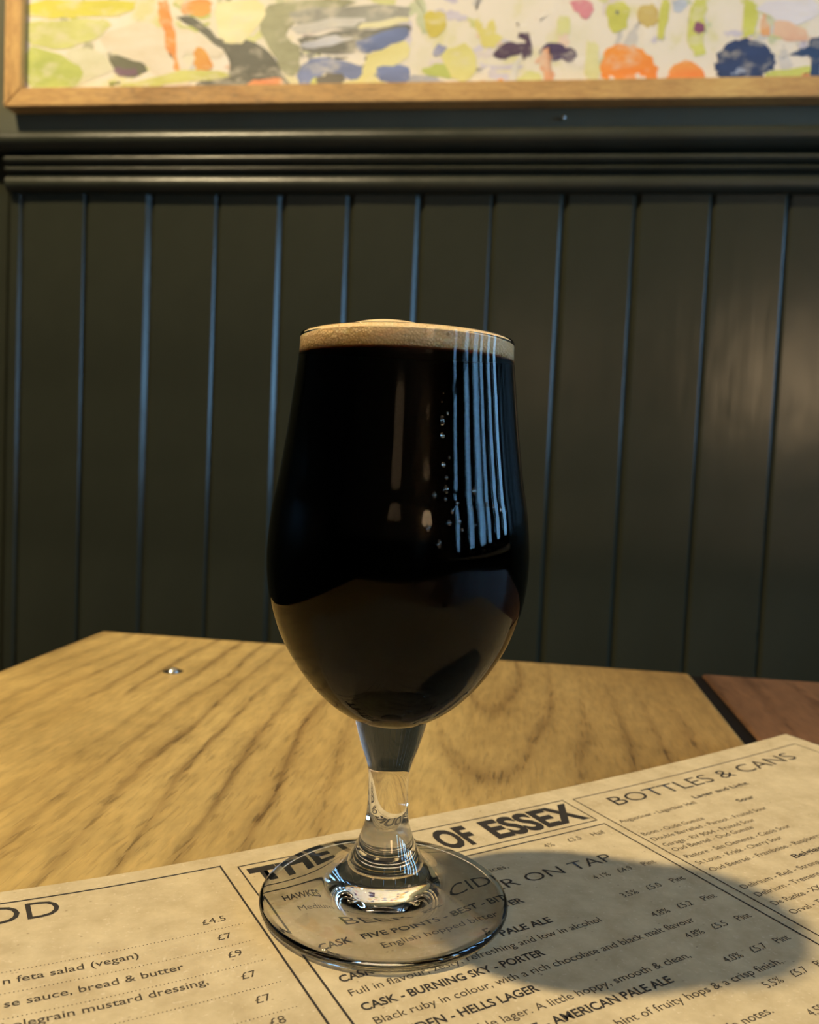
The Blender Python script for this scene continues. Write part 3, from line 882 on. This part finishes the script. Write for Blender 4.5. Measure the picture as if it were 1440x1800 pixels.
# foam head: flat band against the glass, domed above the rim
m, nt, b = new_mat('tan_foam')
vo = nd(nt, 'ShaderNodeTexVoronoi')
nt.links.new(obj_coords(nt), vo.inputs['Vector'])
vo.inputs['Scale'].default_value = 1500
big = nd(nt, 'ShaderNodeTexVoronoi')
nt.links.new(obj_coords(nt), big.inputs['Vector'])
big.inputs['Scale'].default_value = 330
nf = noise(nt, obj_coords(nt), 160, 3, 0.6)
c = ramp(nt, vo.outputs['Distance'], [(0.1, (0.88, 0.65, 0.36)), (0.6, (0.74, 0.50, 0.24))])
c = mixc(nt, ramp(nt, nf, [(0.4, (0,) * 3), (0.7, (0.5,) * 3)]), c, (0.92, 0.74, 0.46))
bub = ramp(nt, big.outputs['Distance'], [(0.10, (1,) * 3), (0.22, (0,) * 3)])
rare = noise(nt, obj_coords(nt, loc=(2, 4, 1)), 120, 1, 0.5)
bub = math_n(nt, 'MULTIPLY', bub, ramp(nt, rare, [(0.58, (0,) * 3), (0.66, (0.6,) * 3)]))
c = mixc(nt, bub, c, (0.30, 0.17, 0.06))
nt.links.new(c, b.inputs['Base Color'])
b.inputs['Roughness'].default_value = 0.6
b.inputs['Subsurface Weight'].default_value = 0.25
b.inputs['Subsurface Radius'].default_value = (1.0, 0.6, 0.3)
b.inputs['Subsurface Scale'].default_value = 0.002
bump(nt, b, math_n(nt, 'ADD', vo.outputs['Distance'], nf), 0.5, 0.0005)
NR, NS = 22, 96
rim_r = rt / 1000
vs, fs = [], []
def foam_top(x_, y_):
    q = min(1.0, math.hypot(x_, y_) / rim_r)
    edge = 0.1618
    base = 0.0016 * (1 - q ** 4)
    dx_, dy_ = (x_ + 0.0045) / 0.0150, (y_ + 0.006) / 0.019
    return edge + base + 0.0034 * math.exp(-(dx_ * dx_ + dy_ * dy_)) * (1 - q ** 6)
zb_ = ZB / 1000
r_in = [(rim_r * 0.9995, zb_ + 0.0), (rim_r * 1.001, 0.1592)]
rings = []
def ring_at(r_, zf):
    st = len(vs)
    for k in range(NS):
        a = 2 * math.pi * k / NS
        X_, Y_ = r_ * math.cos(a), r_ * math.sin(a)
        vs.append((X_, Y_, zf(X_, Y_)))
    rings.append(st)
ring_at(rim_r, lambda a, b2: zb_ - 0.0001)
ring_at(rim_r - 0.0001, lambda a, b2: 0.1590)
ring_at(rim_r - 0.0001, lambda a, b2: 0.1616)
for i in range(1, NR):
    rr = (rim_r - 0.0001) * (1 - i / NR) ** 0.85
    ring_at(rr, foam_top)
for a, b2 in zip(rings[:-1], rings[1:]):
    for k in range(NS):
        k2 = (k + 1) % NS
        fs.append((a + k, a + k2, b2 + k2, b2 + k))
st = len(vs)
vs.append((0, 0, foam_top(0, 0)))
fs += [(rings[-1] + k, rings[-1] + (k + 1) % NS, st) for k in range(NS)]
st = len(vs)
vs.append((0, 0, zb_ - 0.0001))
fs += [(rings[0] + (k + 1) % NS, rings[0] + k, st) for k in range(NS)]
foam = link('foam_head', fix_normals(mesh_of(vs, fs)), m, beer, smooth=True)
foam['label'] = 'tan foam head domed just above the rim'

# beads of beer left on the outside of the bowl by a drip
def radius_at(z):
    best = min(range(len(outer)), key=lambda i: abs(outer[i][1] - z))
    return outer[best][0]
rd = random.Random(11)
spots = []
for k in range(9):
    spots.append((-63 + rd.uniform(-2.2, 2.2), 122 + k * 3.1 + rd.uniform(-1.6, 1.6), rd.uniform(0.18, 0.75)))
for k in range(12):
    spots.append((-66 + rd.uniform(-7, 16), rd.uniform(108, 122), rd.uniform(0.3, 0.75)))
for k in range(6):
    spots.append((-52 + 4 * k, 119 - abs(k - 2) * 0.8 + rd.uniform(-0.4, 0.4), rd.uniform(0.35, 0.65)))
bead = lathe_mesh(mm([(0.0, 0.55), (0.45, 0.48), (0.8, 0.27), (1.0, 0.0), (0.9, -0.12), (0.0, -0.12)]), 12)
fix_normals(bead)
bead.materials.append(M_GLASS)
for p in bead.polygons:
    p.use_smooth = True
for an, z, sz in spots:
    a = math.radians(an)
    r0 = radius_at(z)
    t = (radius_at(z + 2) - radius_at(z - 2)) / 4.0
    n = Vector((math.cos(a), math.sin(a), -t)).normalized()
    o = bpy.data.objects.new('beer_bead', bead)
    COL.objects.link(o)
    o.parent = gl
    o.location = (r0 / 1000 * math.cos(a), r0 / 1000 * math.sin(a), z / 1000)
    o.rotation_euler = n.to_track_quat('Z', 'Y').to_euler()
    o.scale = (sz, sz * rd.uniform(1.0, 1.8), sz)
